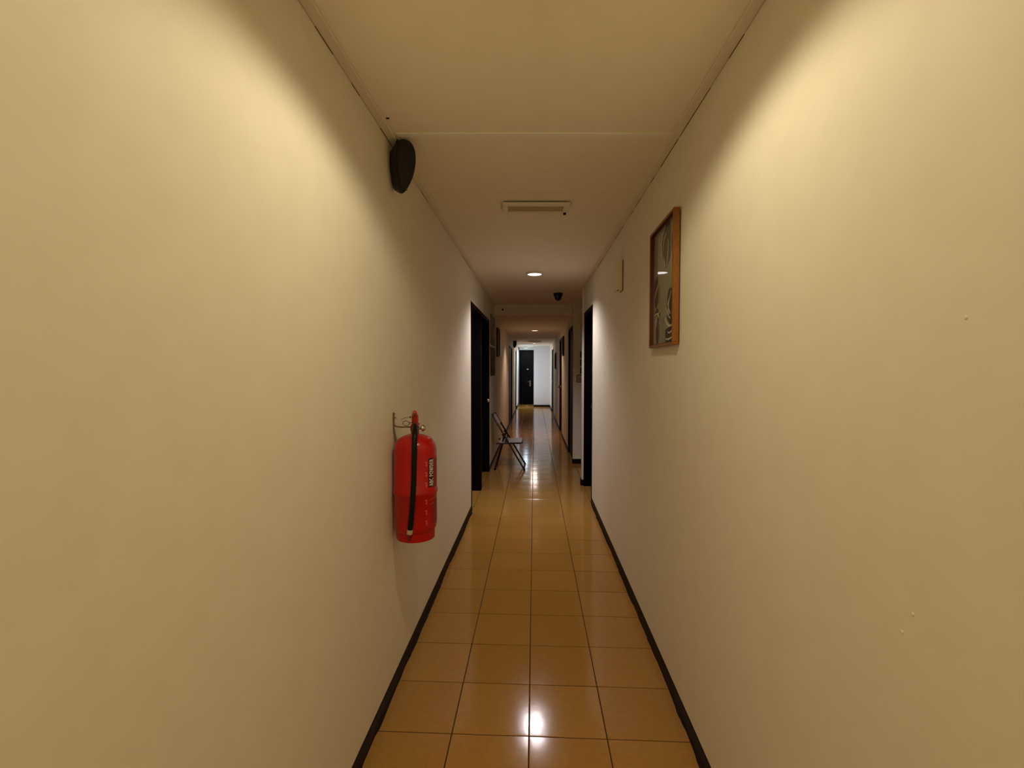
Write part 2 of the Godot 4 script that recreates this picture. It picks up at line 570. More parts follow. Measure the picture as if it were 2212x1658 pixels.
# frosted window assumed in the left wall, added to light the white end wall
func window() -> void:
	var day := Color(0.84, 0.90, 1.0)
	var w := struct("window_1", "frosted window assumed on the left near the end door, added as a cool light", "window")
	for e in [[16.62, 16.66, 0.0, 2.06], [17.34, 17.38, 0.0, 2.06], [16.66, 17.34, 0.0, 0.08], [16.66, 17.34, 2.02, 2.06]]:
		var s := Shape.new()
		s.bx(XL - 0.11, XL + 0.003, e[2], e[3], e[0], e[1], 0.003)
		part("frame_bar", s, M.white_wall, w)
	var p := Shape.new()
	p.bx(XL - 0.05, XL - 0.04, 0.08, 2.02, 16.66, 17.34)
	var m := mat(Color(0.9, 0.92, 0.95), 0.5)
	m.emission_enabled = true
	m.emission = day
	m.emission_energy_multiplier = 1.0
	part("pane", p, m, w)
	var l := AreaLight3D.new()
	l.name = "daylight"  # added source of the cool light on the white wall
	l.area_size = Vector2(0.66, 1.9)
	l.light_color = day
	l.light_energy = 0.58
	l.area_range = 12.0
	l.area_attenuation = 2.0
	l.shadow_enabled = true
	l.rotation = Vector3(0, -PI / 2, 0)
	l.position = P(XL - 0.03, 1.05, 17.0)
	w.add_child(l)

func one_tile(floor_: Node3D, shapes: Dictionary, x0: float, x1: float, d: float, pitch: float) -> void:
	var w := snappedf(x1 - x0, 0.001)
	if not shapes.has(w):
		var s := Shape.new()
		# slightly pillowed top: flat in the middle, falling a fraction of a millimetre to its edges
		var at := [-1.0, -0.99, -0.93, 0.93, 0.99, 1.0]
		var fall := [0.0014, 0.00011, 0.0, 0.0, 0.00011, 0.0014]
		var hx := w / 2 - 0.0019
		var hz := pitch / 2 - 0.0019
		for i in 5:
			for k in 5:
				if i % 4 == 0 or k % 4 == 0:
					s.flat()              # the glazed arris has an edge of its own
				else:
					s.st.set_smooth_group(1)
				var q := []
				for e in [[i, k], [i + 1, k], [i + 1, k + 1], [i, k + 1]]:
					q.append(Vector3(at[e[0]] * hx, -maxf(fall[e[0]], fall[e[1]]) - 0.3 * minf(fall[e[0]], fall[e[1]]), at[e[1]] * hz))
				s.quad(q[0], q[1], q[2], q[3], Vector3.UP)
		s.flat()
		for sd in [-1.0, 1.0]:
			s.quad(Vector3(sd * hx, -0.0014, -hz), Vector3(sd * hx, -0.0014, hz), Vector3(sd * hx, -0.01, hz), Vector3(sd * hx, -0.01, -hz), Vector3(sd, 0, 0))
			s.quad(Vector3(-hx, -0.0014, sd * hz), Vector3(hx, -0.0014, sd * hz), Vector3(hx, -0.01, sd * hz), Vector3(-hx, -0.01, sd * hz), Vector3(0, 0, sd))
		shapes[w] = s.done()
	var o := part("tile", shapes[w], M.tile[rng.randi() % 4], floor_)
	o.position = P((x0 + x1) / 2, 0.0, d + pitch / 2)
	o.rotation = Vector3(rng.randf_range(-1, 1) * 0.002, 0, rng.randf_range(-1, 1) * 0.002)

# slab whose near and far edges run askew: depth grows by e per metre of x
func prism(s: Shape, x0: float, x1: float, y0: float, y1: float, d0: float, d1: float, e0: float, e1: float) -> void:
	s.flat()
	var k := []
	for y in [y0, y1]:
		k.append([P(x0, y, d0 + e0 * x0), P(x1, y, d0 + e0 * x1), P(x1, y, d1 + e1 * x1), P(x0, y, d1 + e1 * x0)])
	var mid := P((x0 + x1) / 2, (y0 + y1) / 2, (d0 + d1) / 2)
	s.quad(k[0][0], k[0][1], k[0][2], k[0][3], Vector3.DOWN)
	s.quad(k[1][0], k[1][1], k[1][2], k[1][3], Vector3.UP)
	for i in 4:
		var j := (i + 1) % 4
		s.quad(k[0][i], k[0][j], k[1][j], k[1][i], (k[0][i] + k[1][j]) / 2.0 - mid)

func board(parent: Node3D, d0: float, d1: float, y: float, e0: float, e1: float) -> void:
	var s := Shape.new()
	prism(s, -0.62, 1.75 if d1 > 5.3 and d1 < 7.4 else 0.62, y, y + 0.009, d0 + 0.001, d1 - 0.001, e0, e1)
	part("ceiling_board", s, M.ceiling, parent)

func skirting(called: String, label: String, x: float, inward: float, d0: float, d1: float) -> void:
	var s := Shape.new()
	s.bx(x - inward * 0.01, x + inward * 0.003, 0.0, 0.069, d0, d1, 0.002)
	var o := struct(called, label, "baseboard", s, M.skirt)
	if d1 > 5.0:
		return
	# sealant bead, uneven along its length
	var b := Shape.new()
	var q := d0
	var w := 0.007
	var aim := 0.007
	var rows := []
	while q < d1:
		if rng.randf() < 0.22:
			aim = rng.randf_range(0.004, 0.013)
		w = lerpf(w, aim, 0.45) + rng.randf_range(-0.0012, 0.0012)
		rows.append([q, maxf(w, 0.0042)])
		q += rng.randf_range(0.015, 0.035)
	b.soft()
	for k in rows.size() - 1:
		var a0: float = rows[k][0]
		var a1: float = rows[k + 1][0]
		var w0: float = rows[k][1]
		var w1: float = rows[k + 1][1]
		b.quad(P(x, 0.012, a0), P(x + inward * w0 * 0.75, 0.009, a0), P(x + inward * w1 * 0.75, 0.009, a1), P(x, 0.012, a1), Vector3.UP)
		b.quad(P(x + inward * w0 * 0.75, 0.009, a0), P(x + inward * w0, 0.0, a0), P(x + inward * w1, 0.0, a1), P(x + inward * w1 * 0.75, 0.009, a1), Vector3(inward, 1, 0))
	part("sealant", b, M.skirt, o)

# ------------------------------------------------------------------ fire extinguisher
const ER := 0.092
func on_can(deg: float, y: float, r := ER) -> Vector3:     # deg 0 faces back along the corridor, 90 faces its middle
	var a := deg_to_rad(deg)
	return Vector3(sin(a) * r, y, cos(a) * r)

func patch(s: Shape, a0: float, a1: float, y0: float, y1: float, lift: float, slant := 0.0) -> void:
	var n := maxi(1, int(absf(a1 - a0) / 4.0))
	s.soft()
	for k in n:
		var p := lerpf(a0, a1, float(k) / n)
		var q := lerpf(a0, a1, float(k + 1) / n)
		var z0 := slant * float(k) / n
		var z1 := slant * float(k + 1) / n
		s.quad(on_can(p, y0 + z0, ER + lift), on_can(q, y0 + z1, ER + lift), on_can(q, y1 + z1, ER + lift), on_can(p, y1 + z0, ER + lift), on_can((p + q) / 2, 0))

func extinguisher() -> void:
	var o := thing("fire_extinguisher", P(XL + 0.096, 0.680, 2.05), "red fire extinguisher hung low on the left wall, black hose down its front", "fire extinguisher")
	var s := Shape.new()
	s.lathe([Vector2(0, 0.03), Vector2(0.074, 0.03), Vector2(0.084, 0.036), Vector2(0.0895, 0.046), Vector2(ER, 0.062),
		Vector2(ER, 0.194), Vector2(0.0955, 0.199), Vector2(0.0965, 0.207), Vector2(0.0955, 0.215), Vector2(ER, 0.220),
		Vector2(ER, 0.375), Vector2(0.0915, 0.388), Vector2(0.0885, 0.403), Vector2(0.082, 0.418), Vector2(0.071, 0.432), Vector2(0.055, 0.442), Vector2(0.036, 0.449), Vector2(0.02, 0.452), Vector2(0, 0.453)], 56)
	part("cylinder", s, M.red, o)
	s = Shape.new()
	s.lathe([Vector2(0.079, 0.0), Vector2(0.083, 0.0), Vector2(0.0835, 0.004), Vector2(0.0835, 0.046), Vector2(0.079, 0.05)], 48)
	s.lathe([Vector2(0.079, 0.05), Vector2(0.079, 0.0)], 48)
	part("foot_ring", s, M.red, o)
	s = Shape.new()
	s.lathe([Vector2(0.017, 0.446), Vector2(0.017, 0.466), Vector2(0.014, 0.47), Vector2(0.014, 0.492), Vector2(0.0, 0.494)], 20)
	s.box(Vector3(-0.016, 0.466, -0.012), Vector3(0.016, 0.489, 0.02), 0.003)
	part("valve", s, M.red_dark, o)
	# handles point back down the corridor: seen end on
	s = Shape.new()
	s.box(Vector3(-0.014, 0.488, -0.03), Vector3(0.014, 0.497, 0.02), 0.003)
	s.box(Vector3(-0.013, 0.497, -0.02), Vector3(0.011, 0.535, 0.008), 0.003)
	part("carry_handle", s, M.red, o)
	s = Shape.new()
	var ring := []
	for e in [[-0.02, 0.528, 0.012], [0.02, 0.538, 0.0115], [0.06, 0.55, 0.011], [0.085, 0.556, 0.009]]:
		var rr := []
		for k in 12:
			var f := TAU * k / 12.0
			rr.append(Vector3(cos(f) * e[2] - 0.002 + e[0] * 0.27, e[1] + sin(f) * e[2] * 0.75, e[0]))
		ring.append(rr)
	s.skin(ring, Vector3(0, 0.54, 0.03))
	part("squeeze_lever", s, M.red_clear, o)
	# safety pin: ring, shank and seal wire, standing off towards the wall
	s = Shape.new()
	var loop_ := []
	for k in 20:
		var f := TAU * k / 20.0
		loop_.append(Vector3(-0.034 + cos(f) * 0.0145, 0.5 + sin(f) * 0.011, 0.02 + sin(f) * 0.005))
	s.tube(loop_, 0.0014, 6, true)
	s.tube([Vector3(-0.022, 0.504, 0.02), Vector3(0.012, 0.5, 0.02)], 0.002, 6)
	part("pin_ring", s, M.steel, o)
	s = Shape.new()
	s.tube([Vector3(-0.012, 0.527, 0.02), Vector3(-0.022, 0.527, 0.02), Vector3(-0.04, 0.523, 0.02), Vector3(-0.058, 0.515, 0.018)], 0.0011, 6)
	s.lathe([Vector2(0, -0.004), Vector2(0.004, -0.003), Vector2(0.004, 0.003), Vector2(0, 0.004)], 8, Transform3D(Basis(Vector3(0, 0, 1), PI / 2), Vector3(-0.015, 0.527, 0.02)))
	part("seal_wire", s, M.steel, o)
	# pressure gauge on its stub, towards the corridor
	s = Shape.new()
	var tg := Transform3D(Basis(Vector3(0, 0, 1), -PI / 2), Vector3(0.012, 0.479, 0.012))
	s.lathe([Vector2(0, 0), Vector2(0.006, 0.0), Vector2(0.006, 0.018), Vector2(0.0095, 0.02), Vector2(0.0145, 0.023), Vector2(0.0145, 0.027), Vector2(0.008, 0.036), Vector2(0, 0.037)], 20, tg)
	part("gauge", s, M.chrome, o)
	# hose
	s = Shape.new()
	var pts := []
	for e in [[14.0, 0.487, 0.012], [14.0, 0.489, 0.034], [14.0, 0.481, 0.058], [13.5, 0.465, 0.084], [13.0, 0.44, 0.1], [12.5, 0.40, 0.106], [11.5, 0.33, 0.106], [10.5, 0.27, 0.106], [8.5, 0.2, 0.108], [6.0, 0.14, 0.107], [3.0, 0.09, 0.105], [1.0, 0.062, 0.104]]:
		pts.append(on_can(e[0], e[1], e[2]))
	s.tube(smooth(pts, 4), 0.0115, 14)
	var hose := part("hose", s, M.rubber, o)
	s = Shape.new()
	s.tube([on_can(1.2, 0.066, 0.1045), on_can(0.2, 0.047, 0.1035)], 0.0125, 16)
	part("collar", s, M.plastic, hose)
	s = Shape.new()
	s.tube([on_can(0.1, 0.047, 0.1035), on_can(-0.6, 0.032, 0.102), on_can(-1.4, 0.02, 0.1015)], [0.0105, 0.0095, 0.0075], 14)
	part("nozzle", s, M.red_dark, hose)
	# bracket: plate on the wall, arm under the valve, tongue down to the shoulder
	s = Shape.new()
	s.box(Vector3(-0.0955, 0.478, -0.008), Vector3(-0.092, 0.545, 0.008), 0.001)
	s.box(Vector3(-0.094, 0.538, -0.008), Vector3(-0.087, 0.541, 0.006), 0.001)
	s.box(Vector3(-0.094, 0.518, -0.003), Vector3(-0.084, 0.524, 0.003), 0.001)
	s.tube(smooth([Vector3(-0.094, 0.5, 0), Vector3(-0.088, 0.487, 0), Vector3(-0.07, 0.482, 0), Vector3(-0.02, 0.482, 0)], 3), 0.0032, 8)
	s.tube([Vector3(-0.095, 0.48, 0), Vector3(-0.088, 0.44, 0.0), Vector3(-0.084, 0.41, 0.0)], 0.0045, 8)
	part("wall_bracket", s, M.bracket, o)
	# print on the can
	s = Shape.new()
	patch(s, 69.0, 112.0, 0.215 + 0.012, 0.352, 0.0006)
	patch(s, 62.0, 112.0, 0.07, 0.168, 0.0006)
	part("side_label", s, M.red_label, o)
	s = Shape.new()
	patch(s, 50.5, 70.5, 0.232, 0.355, 0.0005)
	part("lettering_ground", s, M.print_black, o)
	var tm := TextMesh.new()
	tm.text = "ABC POWDER"
	var font := SystemFont.new()
	font.font_names = PackedStringArray(["Droid Sans"])
	font.font_weight = 700
	tm.font = font
	tm.font_size = 64
	tm.pixel_size = 0.01
	tm.depth = 0.01
	tm.curve_step = 1.5
	part("lettering", bent_text(tm, 60.5, 0.2355, 0.115, 0.0235), M.print_white, o)
	for y in [0.334, 0.290, 0.246, 0.172, 0.128, 0.084]:
		s = Shape.new()
		patch(s, 41.8, 45.6, y - 0.010, y - 0.002, 0.0006)
		patch(s, 43.0, 45.6, y - 0.001, y + 0.0045, 0.0006)
		patch(s, 38.0, 45.6, y + 0.0055, y + 0.0085, 0.0006)
		part("print_mark", s, M.print_pink, o)
	for e in [[76.0, 0.176, 0.006], [70.0, 0.157, 0.005]]:
		s = Shape.new()
		patch(s, 55.0, e[0], e[1], e[1] + 0.0017, 0.0008, e[2])
		part("print_line", s, M.print_pink, o)

# text run up the can and wrapped round it
func bent_text(tm: TextMesh, deg: float, y0: float, length: float, height: float) -> ArrayMesh:
	var a := tm.get_mesh_arrays()
	var v: PackedVector3Array = a[Mesh.ARRAY_VERTEX]
	var lo := v[0]
	var hi := v[0]
	for p in v:
		lo = lo.min(p)
		hi = hi.max(p)
	var idx: PackedInt32Array = a[Mesh.ARRAY_INDEX]
	var s := Shape.new()
	for t in range(0, idx.size(), 3):
		var k := []
		for e in 3:
			var p := v[idx[t + e]]
			var up := (p.x - lo.x) / (hi.x - lo.x) * length
			var over := ((p.y - lo.y) / (hi.y - lo.y) - 0.5) * height
			k.append(on_can(deg - rad_to_deg(over / ER), y0 + up, ER + 0.0008 + 0.0006 * (p.z - lo.z) / maxf(hi.z - lo.z, 1e-6)))
		s.flat()
		s.tri(k[0], k[1], k[2], on_can(deg, 0))
	return s.done()

func smooth(pts: Array, n: int) -> Array:
	var out := []
	for i in pts.size() - 1:
		var a: Vector3 = pts[maxi(i - 1, 0)]
		var b: Vector3 = pts[i]
		var c: Vector3 = pts[i + 1]
		var e: Vector3 = pts[mini(i + 2, pts.size() - 1)]
		for k in n:
			out.append(b.cubic_interpolate(c, a, e, float(k) / n))
	out.append(pts[-1])
	return out

# ------------------------------------------------------------------ speaker
func shield(scale_: float, z: float, n := 44) -> Array:
	var key := [[0.0, 0.0], [0.006, 0.28], [0.03, 0.52], [0.075, 0.72], [0.15, 0.89], [0.26, 0.98], [0.38, 1.0], [0.52, 0.95], [0.66, 0.81], [0.79, 0.60], [0.90, 0.35], [0.97, 0.14], [1.0, 0.0]]
	var right := []
	for k in n / 2 + 1:
		var f := float(k) / (n / 2) * (key.size() - 1)
		var i := mini(int(f), key.size() - 2)
		var t := f - i
		right.append(Vector2(lerpf(key[i][1], key[i + 1][1], t), lerpf(key[i][0], key[i + 1][0], t)))
	var ring := []
	for k in right.size() - 1:
		ring.append(Vector3(right[k].x * 0.049 * scale_, (0.5 - right[k].y) * 0.218 * scale_, z))
	for k in range(right.size() - 1, 0, -1):
		ring.append(Vector3(-right[k].x * 0.049 * scale_, (0.5 - right[k].y) * 0.218 * scale_, z))
	return ring

func speaker(at: Vector3, label: String) -> Node3D:
	var o := thing("speaker", at, label, "speaker", "black wall speakers under the ceiling")
	var hub := Vector3(0, 0, 0)
	var s := Shape.new()
	s.skin([shield(0.60, -0.088), shield(0.80, -0.075), shield(0.95, -0.035), shield(1.0, -0.008), shield(0.98, 0.0)], hub + Vector3(0, 0, -0.03), true, true)
	var b := part("cabinet", s, M.black, o)
	s = Shape.new()
	s.skin([shield(0.955, -0.001), shield(0.93, 0.006), shield(0.8, 0.011), shield(0.5, 0.015), shield(0.2, 0.0165)], Vector3(0, 0, -0.05), false, true)
	var g := part("grille", s, M.grille, o)
	s = Shape.new()
	s.box(Vector3(0.006, -0.096, 0.006), Vector3(0.012, -0.088, 0.011), 0.001)
	var badge := part("badge", s, M.steel, o)
	s = Shape.new()
	s.box(Vector3(-0.022, -0.03, -0.1), Vector3(0.022, 0.03, -0.08), 0.006)
	var br := part("bracket", s, M.black, o)
	for e in [b, g, badge, br]:
		e.rotation = Vector3(deg_to_rad(8), deg_to_rad(46), 0)
	s = Shape.new()
	s.tube(smooth([Vector3(-0.045, 0.09, -0.02), Vector3(-0.035, 0.105, 0.0), Vector3(-0.03, 0.118, 0.006), Vector3(-0.028, 0.124, 0.02)], 4), 0.003, 6)
	part("cable", s, M.rubber, o)
	return o

# ------------------------------------------------------------------ ceiling vent
func vent(at: Vector3, turn: float, label: String) -> Node3D:
	var o := thing("ceiling_vent", at, label, "vent", "flat ceiling vents")
	var s := Shape.new()
	s.box(Vector3(-0.165, -0.009, -0.065), Vector3(0.165, -0.0005, 0.055), 0.001)
	part("base", s, M.crack, o)
	s = Shape.new()
	s.box(Vector3(-0.195, -0.022, 0.045), Vector3(0.195, -0.008, 0.085), 0.003)
	s.box(Vector3(-0.195, -0.022, -0.085), Vector3(0.195, -0.008, -0.065), 0.003)
	s.box(Vector3(-0.195, -0.022, -0.067), Vector3(-0.163, -0.008, 0.047), 0.003)
	s.box(Vector3(0.163, -0.022, -0.067), Vector3(0.195, -0.008, 0.047), 0.003)
	part("frame", s, M.vent, o)
	s = Shape.new()
	s.box(Vector3(-0.1625, -0.013, -0.065), Vector3(0.1625, -0.009, 0.045), 0.001)
	part("panel", s, M.louver, o)
	s = Shape.new()
	s.lathe([Vector2(0, -0.034), Vector2(0.007, -0.033), Vector2(0.009, -0.028), Vector2(0.009, -0.022), Vector2(0, -0.022)], 14, Transform3D(Basis.IDENTITY, Vector3(0.178, 0, -0.069)))
	part("catch", s, M.rubber, o)
	o.rotation.y = turn
	return o

# ------------------------------------------------------------------ pictures
# frame on a side wall: its back on the wall, its face towards the corridor (local +z), local x along the wall
func picture_frame(o: Node3D, w: float, h: float, depth: float, bar: float, wood: Material) -> void:
	for e in [[-w / 2, w / 2, h / 2 - bar, h / 2], [-w / 2, w / 2, -h / 2, -h / 2 + bar], [-w / 2, -w / 2 + bar, -h / 2 + bar, h / 2 - bar], [w / 2 - bar, w / 2, -h / 2 + bar, h / 2 - bar]]:
		var s := Shape.new()
		s.box(Vector3(e[0], e[2], 0), Vector3(e[1], e[3], depth), 0.0012)
		part("frame_bar", s, wood, o)

func flat_sheet(w: float, h: float, z: float) -> ArrayMesh:
	var st := SurfaceTool.new()
	st.begin(Mesh.PRIMITIVE_TRIANGLES)
	st.set_normal(Vector3(0, 0, 1))
	for e in [[0, 0], [1, 0], [1, 1], [0, 0], [1, 1], [0, 1]]:
		st.set_uv(Vector2(e[0], e[1]))
		st.add_vertex(Vector3((e[0] - 0.5) * w, (0.5 - e[1]) * h, z))
	return st.commit()

func stroke(im: Image, pts: Array, w: float, c: Color) -> void:
	var sz := Vector2(im.get_width() * 0.8, im.get_height())
	for i in pts.size() - 1:
		var a: Vector2 = pts[i] * sz
		var b: Vector2 = pts[i + 1] * sz
		var n := int(a.distance_to(b)) + 1
		for k in n + 1:
			var p := a.lerp(b, float(k) / n)
			var r := w * (1.0 - 0.5 * absf(float(i) / maxi(pts.size() - 2, 1) - 0.5))
			im.fill_rect(Rect2i(int(p.x - r), int(p.y - r), maxi(1, int(2 * r)), maxi(1, int(2 * r))), c)

func curve(a: Vector2, b: Vector2, c: Vector2) -> Array:
	var out := []
	for k in 13:
		var t := k / 12.0
		out.append(a.lerp(b, t).lerp(b.lerp(c, t), t))
	return out

func blob(im: Image, poly: Array, c: Color) -> void:
	var sz := Vector2(im.get_width() * 0.8, im.get_height())
	var pp := PackedVector2Array()
	for p in poly:
		pp.append(p * sz)
	var lo := pp[0]
	var hi := pp[0]
	for p in pp:
		lo = lo.min(p)
		hi = hi.max(p)
	for y in range(maxi(0, int(lo.y)), mini(im.get_height(), int(hi.y) + 1)):
		for x in range(maxi(0, int(lo.x)), mini(im.get_width(), int(hi.x) + 1)):
			if Geometry2D.is_point_in_polygon(Vector2(x, y), pp):
				im.set_pixel(x, y, c)

func leaf_shape(a: Vector2, b: Vector2, fat: float) -> Array:
	var side := (b - a).orthogonal() * fat
	var m := (a + b) / 2
	var one := curve(a, m + side, b)
	var two := curve(b, m - side, a)
	two.pop_front()
	two.pop_back()
	return one + two

func leaf_print() -> ImageTexture:
	var im := Image.create(300, 400, false, Image.FORMAT_RGB8)
	im.fill(Color(0.58, 0.565, 0.45))
	var pale := Color(0.86, 0.83, 0.70)
	var olive := Color(0.24, 0.215, 0.11)
	var dark := Color(0.09, 0.075, 0.05)
	var rust := Color(0.33, 0.19, 0.09)
	# large leaf hanging from the top
	blob(im, leaf_shape(Vector2(0.74, -0.06), Vector2(0.66, 0.37), 1.35), olive)
	stroke(im, curve(Vector2(0.62, 0.0), Vector2(0.30, 0.10), Vector2(0.44, 0.24)), 3.5, pale)
	stroke(im, curve(Vector2(0.66, 0.08), Vector2(0.48, 0.12), Vector2(0.50, 0.2)), 3.0, pale)
	stroke(im, curve(Vector2(0.76, 0.14), Vector2(0.80, 0.24), Vector2(0.70, 0.35)), 3.5, pale)
	stroke(im, curve(Vector2(0.55, 0.26), Vector2(0.58, 0.31), Vector2(0.63, 0.35)), 2.5, pale)
	blob(im, leaf_shape(Vector2(1.06, 0.12), Vector2(1.0, 0.46), 0.3), olive)
	stroke(im, curve(Vector2(0.93, 0.08), Vector2(0.90, 0.22), Vector2(0.96, 0.4)), 3.0, pale)
	# leaves low on the left
	blob(im, leaf_shape(Vector2(0.2, 0.38), Vector2(0.06, 0.66), 1.0), rust)
	blob(im, leaf_shape(Vector2(0.3, 0.46), Vector2(0.3, 0.68), 0.28), rust.lerp(olive, 0.5))
	stroke(im, curve(Vector2(0.24, 0.46), Vector2(0.12, 0.5), Vector2(0.02, 0.57)), 3.0, pale)
	stroke(im, curve(Vector2(0.27, 0.5), Vector2(0.3, 0.58), Vector2(0.25, 0.66)), 2.5, pale)
	blob(im, [Vector2(0.05, 0.70), Vector2(0.2, 0.66), Vector2(0.36, 0.72), Vector2(0.38, 0.80), Vector2(0.2, 0.78)], dark)
	stroke(im, curve(Vector2(0.05, 0.73), Vector2(0.25, 0.68), Vector2(0.36, 0.80)), 3.5, pale)
	stroke(im, curve(Vector2(0.1, 0.79), Vector2(0.2, 0.73), Vector2(0.36, 0.70)), 3.0, pale)
	blob(im, leaf_shape(Vector2(0.22, 0.77), Vector2(0.2, 1.0), 1.0), rust)
	stroke(im, curve(Vector2(0.14, 0.78), Vector2(0.0, 0.86), Vector2(0.12, 0.98)), 2.5, pale)
	# leaves low on the right
	blob(im, leaf_shape(Vector2(0.98, 0.56), Vector2(0.76, 0.80), 0.8), dark)
	blob(im, leaf_shape(Vector2(0.72, 0.68), Vector2(1.02, 0.84), 0.42), dark)
	for k in 4:
		stroke(im, curve(Vector2(0.96 - 0.05 * k, 0.58 + 0.03 * k), Vector2(0.80 - 0.03 * k, 0.66), Vector2(0.80 + 0.04 * k, 0.76)), 2.2, pale)
	stroke(im, curve(Vector2(0.66, 0.78), Vector2(0.76, 0.87), Vector2(0.98, 0.86)), 4.0, pale)
	stroke(im, curve(Vector2(0.72, 0.70), Vector2(0.8, 0.78), Vector2(0.92, 0.80)), 3.0, pale)
	blob(im, [Vector2(0.66, 0.88), Vector2(1, 0.86), Vector2(1, 1), Vector2(0.68, 1)], dark)
	stroke(im, curve(Vector2(0.8, 0.905), Vector2(0.88, 0.93), Vector2(1.0, 0.90)), 3.0, pale)
	stroke(im, curve(Vector2(0.7, 0.96), Vector2(0.85, 0.975), Vector2(1.0, 0.955)), 3.5, pale)
	return ImageTexture.create_from_image(im)

func pictures() -> void:
	# big framed print on the near right wall; local +z looks into the corridor (-x)
	var o := thing("framed_picture", P(XR, 1.797, 2.212), "wooden box frame with a leaf print behind glass, alone on the near right wall", "picture")
	picture_frame(o, 0.425, 0.56, 0.026, 0.011, M.frame_wood)
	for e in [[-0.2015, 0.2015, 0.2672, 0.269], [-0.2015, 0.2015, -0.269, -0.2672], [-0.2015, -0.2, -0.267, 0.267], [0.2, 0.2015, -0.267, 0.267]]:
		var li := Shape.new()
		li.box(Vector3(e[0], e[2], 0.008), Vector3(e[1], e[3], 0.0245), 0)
		part("inner_shade_strip", li, M.inner_shade, o)  # dark strips added to paint shade onto the inner faces
	var b := Shape.new()
	b.box(Vector3(-0.2, -0.268, 0.0005), Vector3(0.2, 0.268, 0.003), 0)
	part("backing", b, M.paper, o)
	var pm := mat(Color.WHITE, 0.7)
	pm.albedo_texture = leaf_print()
	part("leaf_print", flat_sheet(0.403, 0.538, 0.0036), pm, o)
	b = Shape.new()
	b.box(Vector3(-0.2015, -0.269, 0.006), Vector3(0.2015, 0.269, 0.0075), 0)
	part("glass", b, M.glass, o)
	o.rotation = Vector3(0, -PI / 2 - deg_to_rad(0.8), 0)
	o.position.x -= 0.003
	# two canvases one above the other, left wall behind the second door
	for e in [[1.965, 0.43, "upper of two unframed canvases stacked on the left wall beside door", Color(0.66, 0.60, 0.54), Color(0.52, 0.46, 0.41)], [1.51, 0.41, "lower of two unframed canvases, dark brown, left wall above the folding chair", Color(0.40, 0.29, 0.21), Color(0.26, 0.17, 0.11)]]:
		var c := thing("canvas", P(XL, e[0], 7.02), e[2], "picture", "two stacked canvases on the left wall")
		var s := Shape.new()
		s.box(Vector3(-0.35, -e[1] / 2, 0), Vector3(0.35, e[1] / 2, 0.010), 0.002)
		part("stretcher", s, mat(e[3].darkened(0.3), 0.8), c)
		var im := Image.create(64, 40, false, Image.FORMAT_RGB8)
		im.fill(e[3])
		blob(im, leaf_shape(Vector2(0.1, 0.9), Vector2(0.8, 0.1), 0.3), e[4])
		blob(im, [Vector2(0, 0.75), Vector2(0.5, 0.6), Vector2(1, 0.8), Vector2(1, 1), Vector2(0, 1)], e[4])
		stroke(im, curve(Vector2(0.5, 0.9), Vector2(0.7, 0.6), Vector2(0.95, 0.45)), 1.6, e[3].lightened(0.3))
		var cm := mat(Color.WHITE, 0.8)
		cm.albedo_texture = ImageTexture.create_from_image(im)
		part("painting", flat_sheet(0.69, e[1] - 0.01, 0.0106), cm, c)
		c.rotation.y = PI / 2
	# frames seen edge on
	for e in [[XL, 1.835, 7.93, 0.44, 0.47, PI / 2, M.frame_dark, "dark framed picture on the left wall right behind the stacked canvases"],
			[XF, 1.84, 9.33, 0.3, 0.38, -PI / 2, M.frame_black, "thin black framed picture on the right wall between second and third doors"],
			[XF, 1.6, 12.7, 0.42, 0.43, -PI / 2, M.frame_dark, "small dark framed picture on the right wall just before the last door"]]:
		var f := thing("framed_picture", P(e[0], e[1], e[2]), e[7], "picture")
		picture_frame(f, e[3], e[4], 0.03, 0.03, e[6])
		var s := Shape.new()
		s.box(Vector3(-e[3] / 2 + 0.029, -e[4] / 2 + 0.029, 0.001), Vector3(e[3] / 2 - 0.029, e[4] / 2 - 0.029, 0.012), 0.001)
		part("print", s, M.paper, f)
		f.rotation.y = e[5]
	# on the wall of the side passage, facing the camera
	var tall := thing("framed_picture", P(0.86, 1.967, 7.08), "tall dark frame on the side passage wall, mostly hidden behind the door edge", "picture")
	picture_frame(tall, 0.33, 0.455, 0.025, 0.03, M.frame_black)
	var ts := Shape.new()
	ts.box(Vector3(-0.136, -0.2, 0.001), Vector3(0.136, 0.2, 0.012), 0.001)
	part("print", ts, M.paper, tall)
	var names := ["topmost of three small black frames above the switch on the passage wall", "middle of three small black frames above the switch on the passage wall", "lowest of three small black frames, right above the switch on the passage wall"]
	for k in 3:
		var f := thing("small_frame", P(0.722, 1.615 - 0.119 * k, 7.08), names[k], "picture", "three small black frames on the passage wall")
		picture_frame(f, 0.092, 0.088, 0.014, 0.016, M.frame_black)
		var s := Shape.new()
		s.box(Vector3(-0.031, -0.029, 0.0005), Vector3(0.031, 0.029, 0.005), 0.0005)
		part("print", s, M.frame_black if k == 0 else M.plastic, f)
		s = Shape.new()
		if k == 0:
			s.tube([Vector3(0.0, -0.022, 0.006), Vector3(0.01, -0.004, 0.006), Vector3(0.022, 0.022, 0.006)], 0.003, 6)
			part("motif", s, M.paper, f)
		else:
			var lp := []
			for q in 16:
				lp.append(Vector3(0.004 + cos(TAU * q / 16.0) * 0.018, sin(TAU * q / 16.0) * 0.017, 0.0055))
			s.tube(lp, 0.003, 6, true)
			part("motif", s, M.frame_black, f)
	var sw := thing("wall_switch", P(0.675, 1.262, 7.08), "pale square wall switch in a dark rim, below the three small frames", "switch")
	var s := Shape.new()
	s.box(Vector3(-0.05, -0.055, 0), Vector3(0.05, 0.055, 0.008), 0.004)
	part("rim", s, M.frame_black, sw)
	s = Shape.new()
	s.box(Vector3(-0.042, -0.047, 0.002), Vector3(0.042, 0.047, 0.011), 0.003)
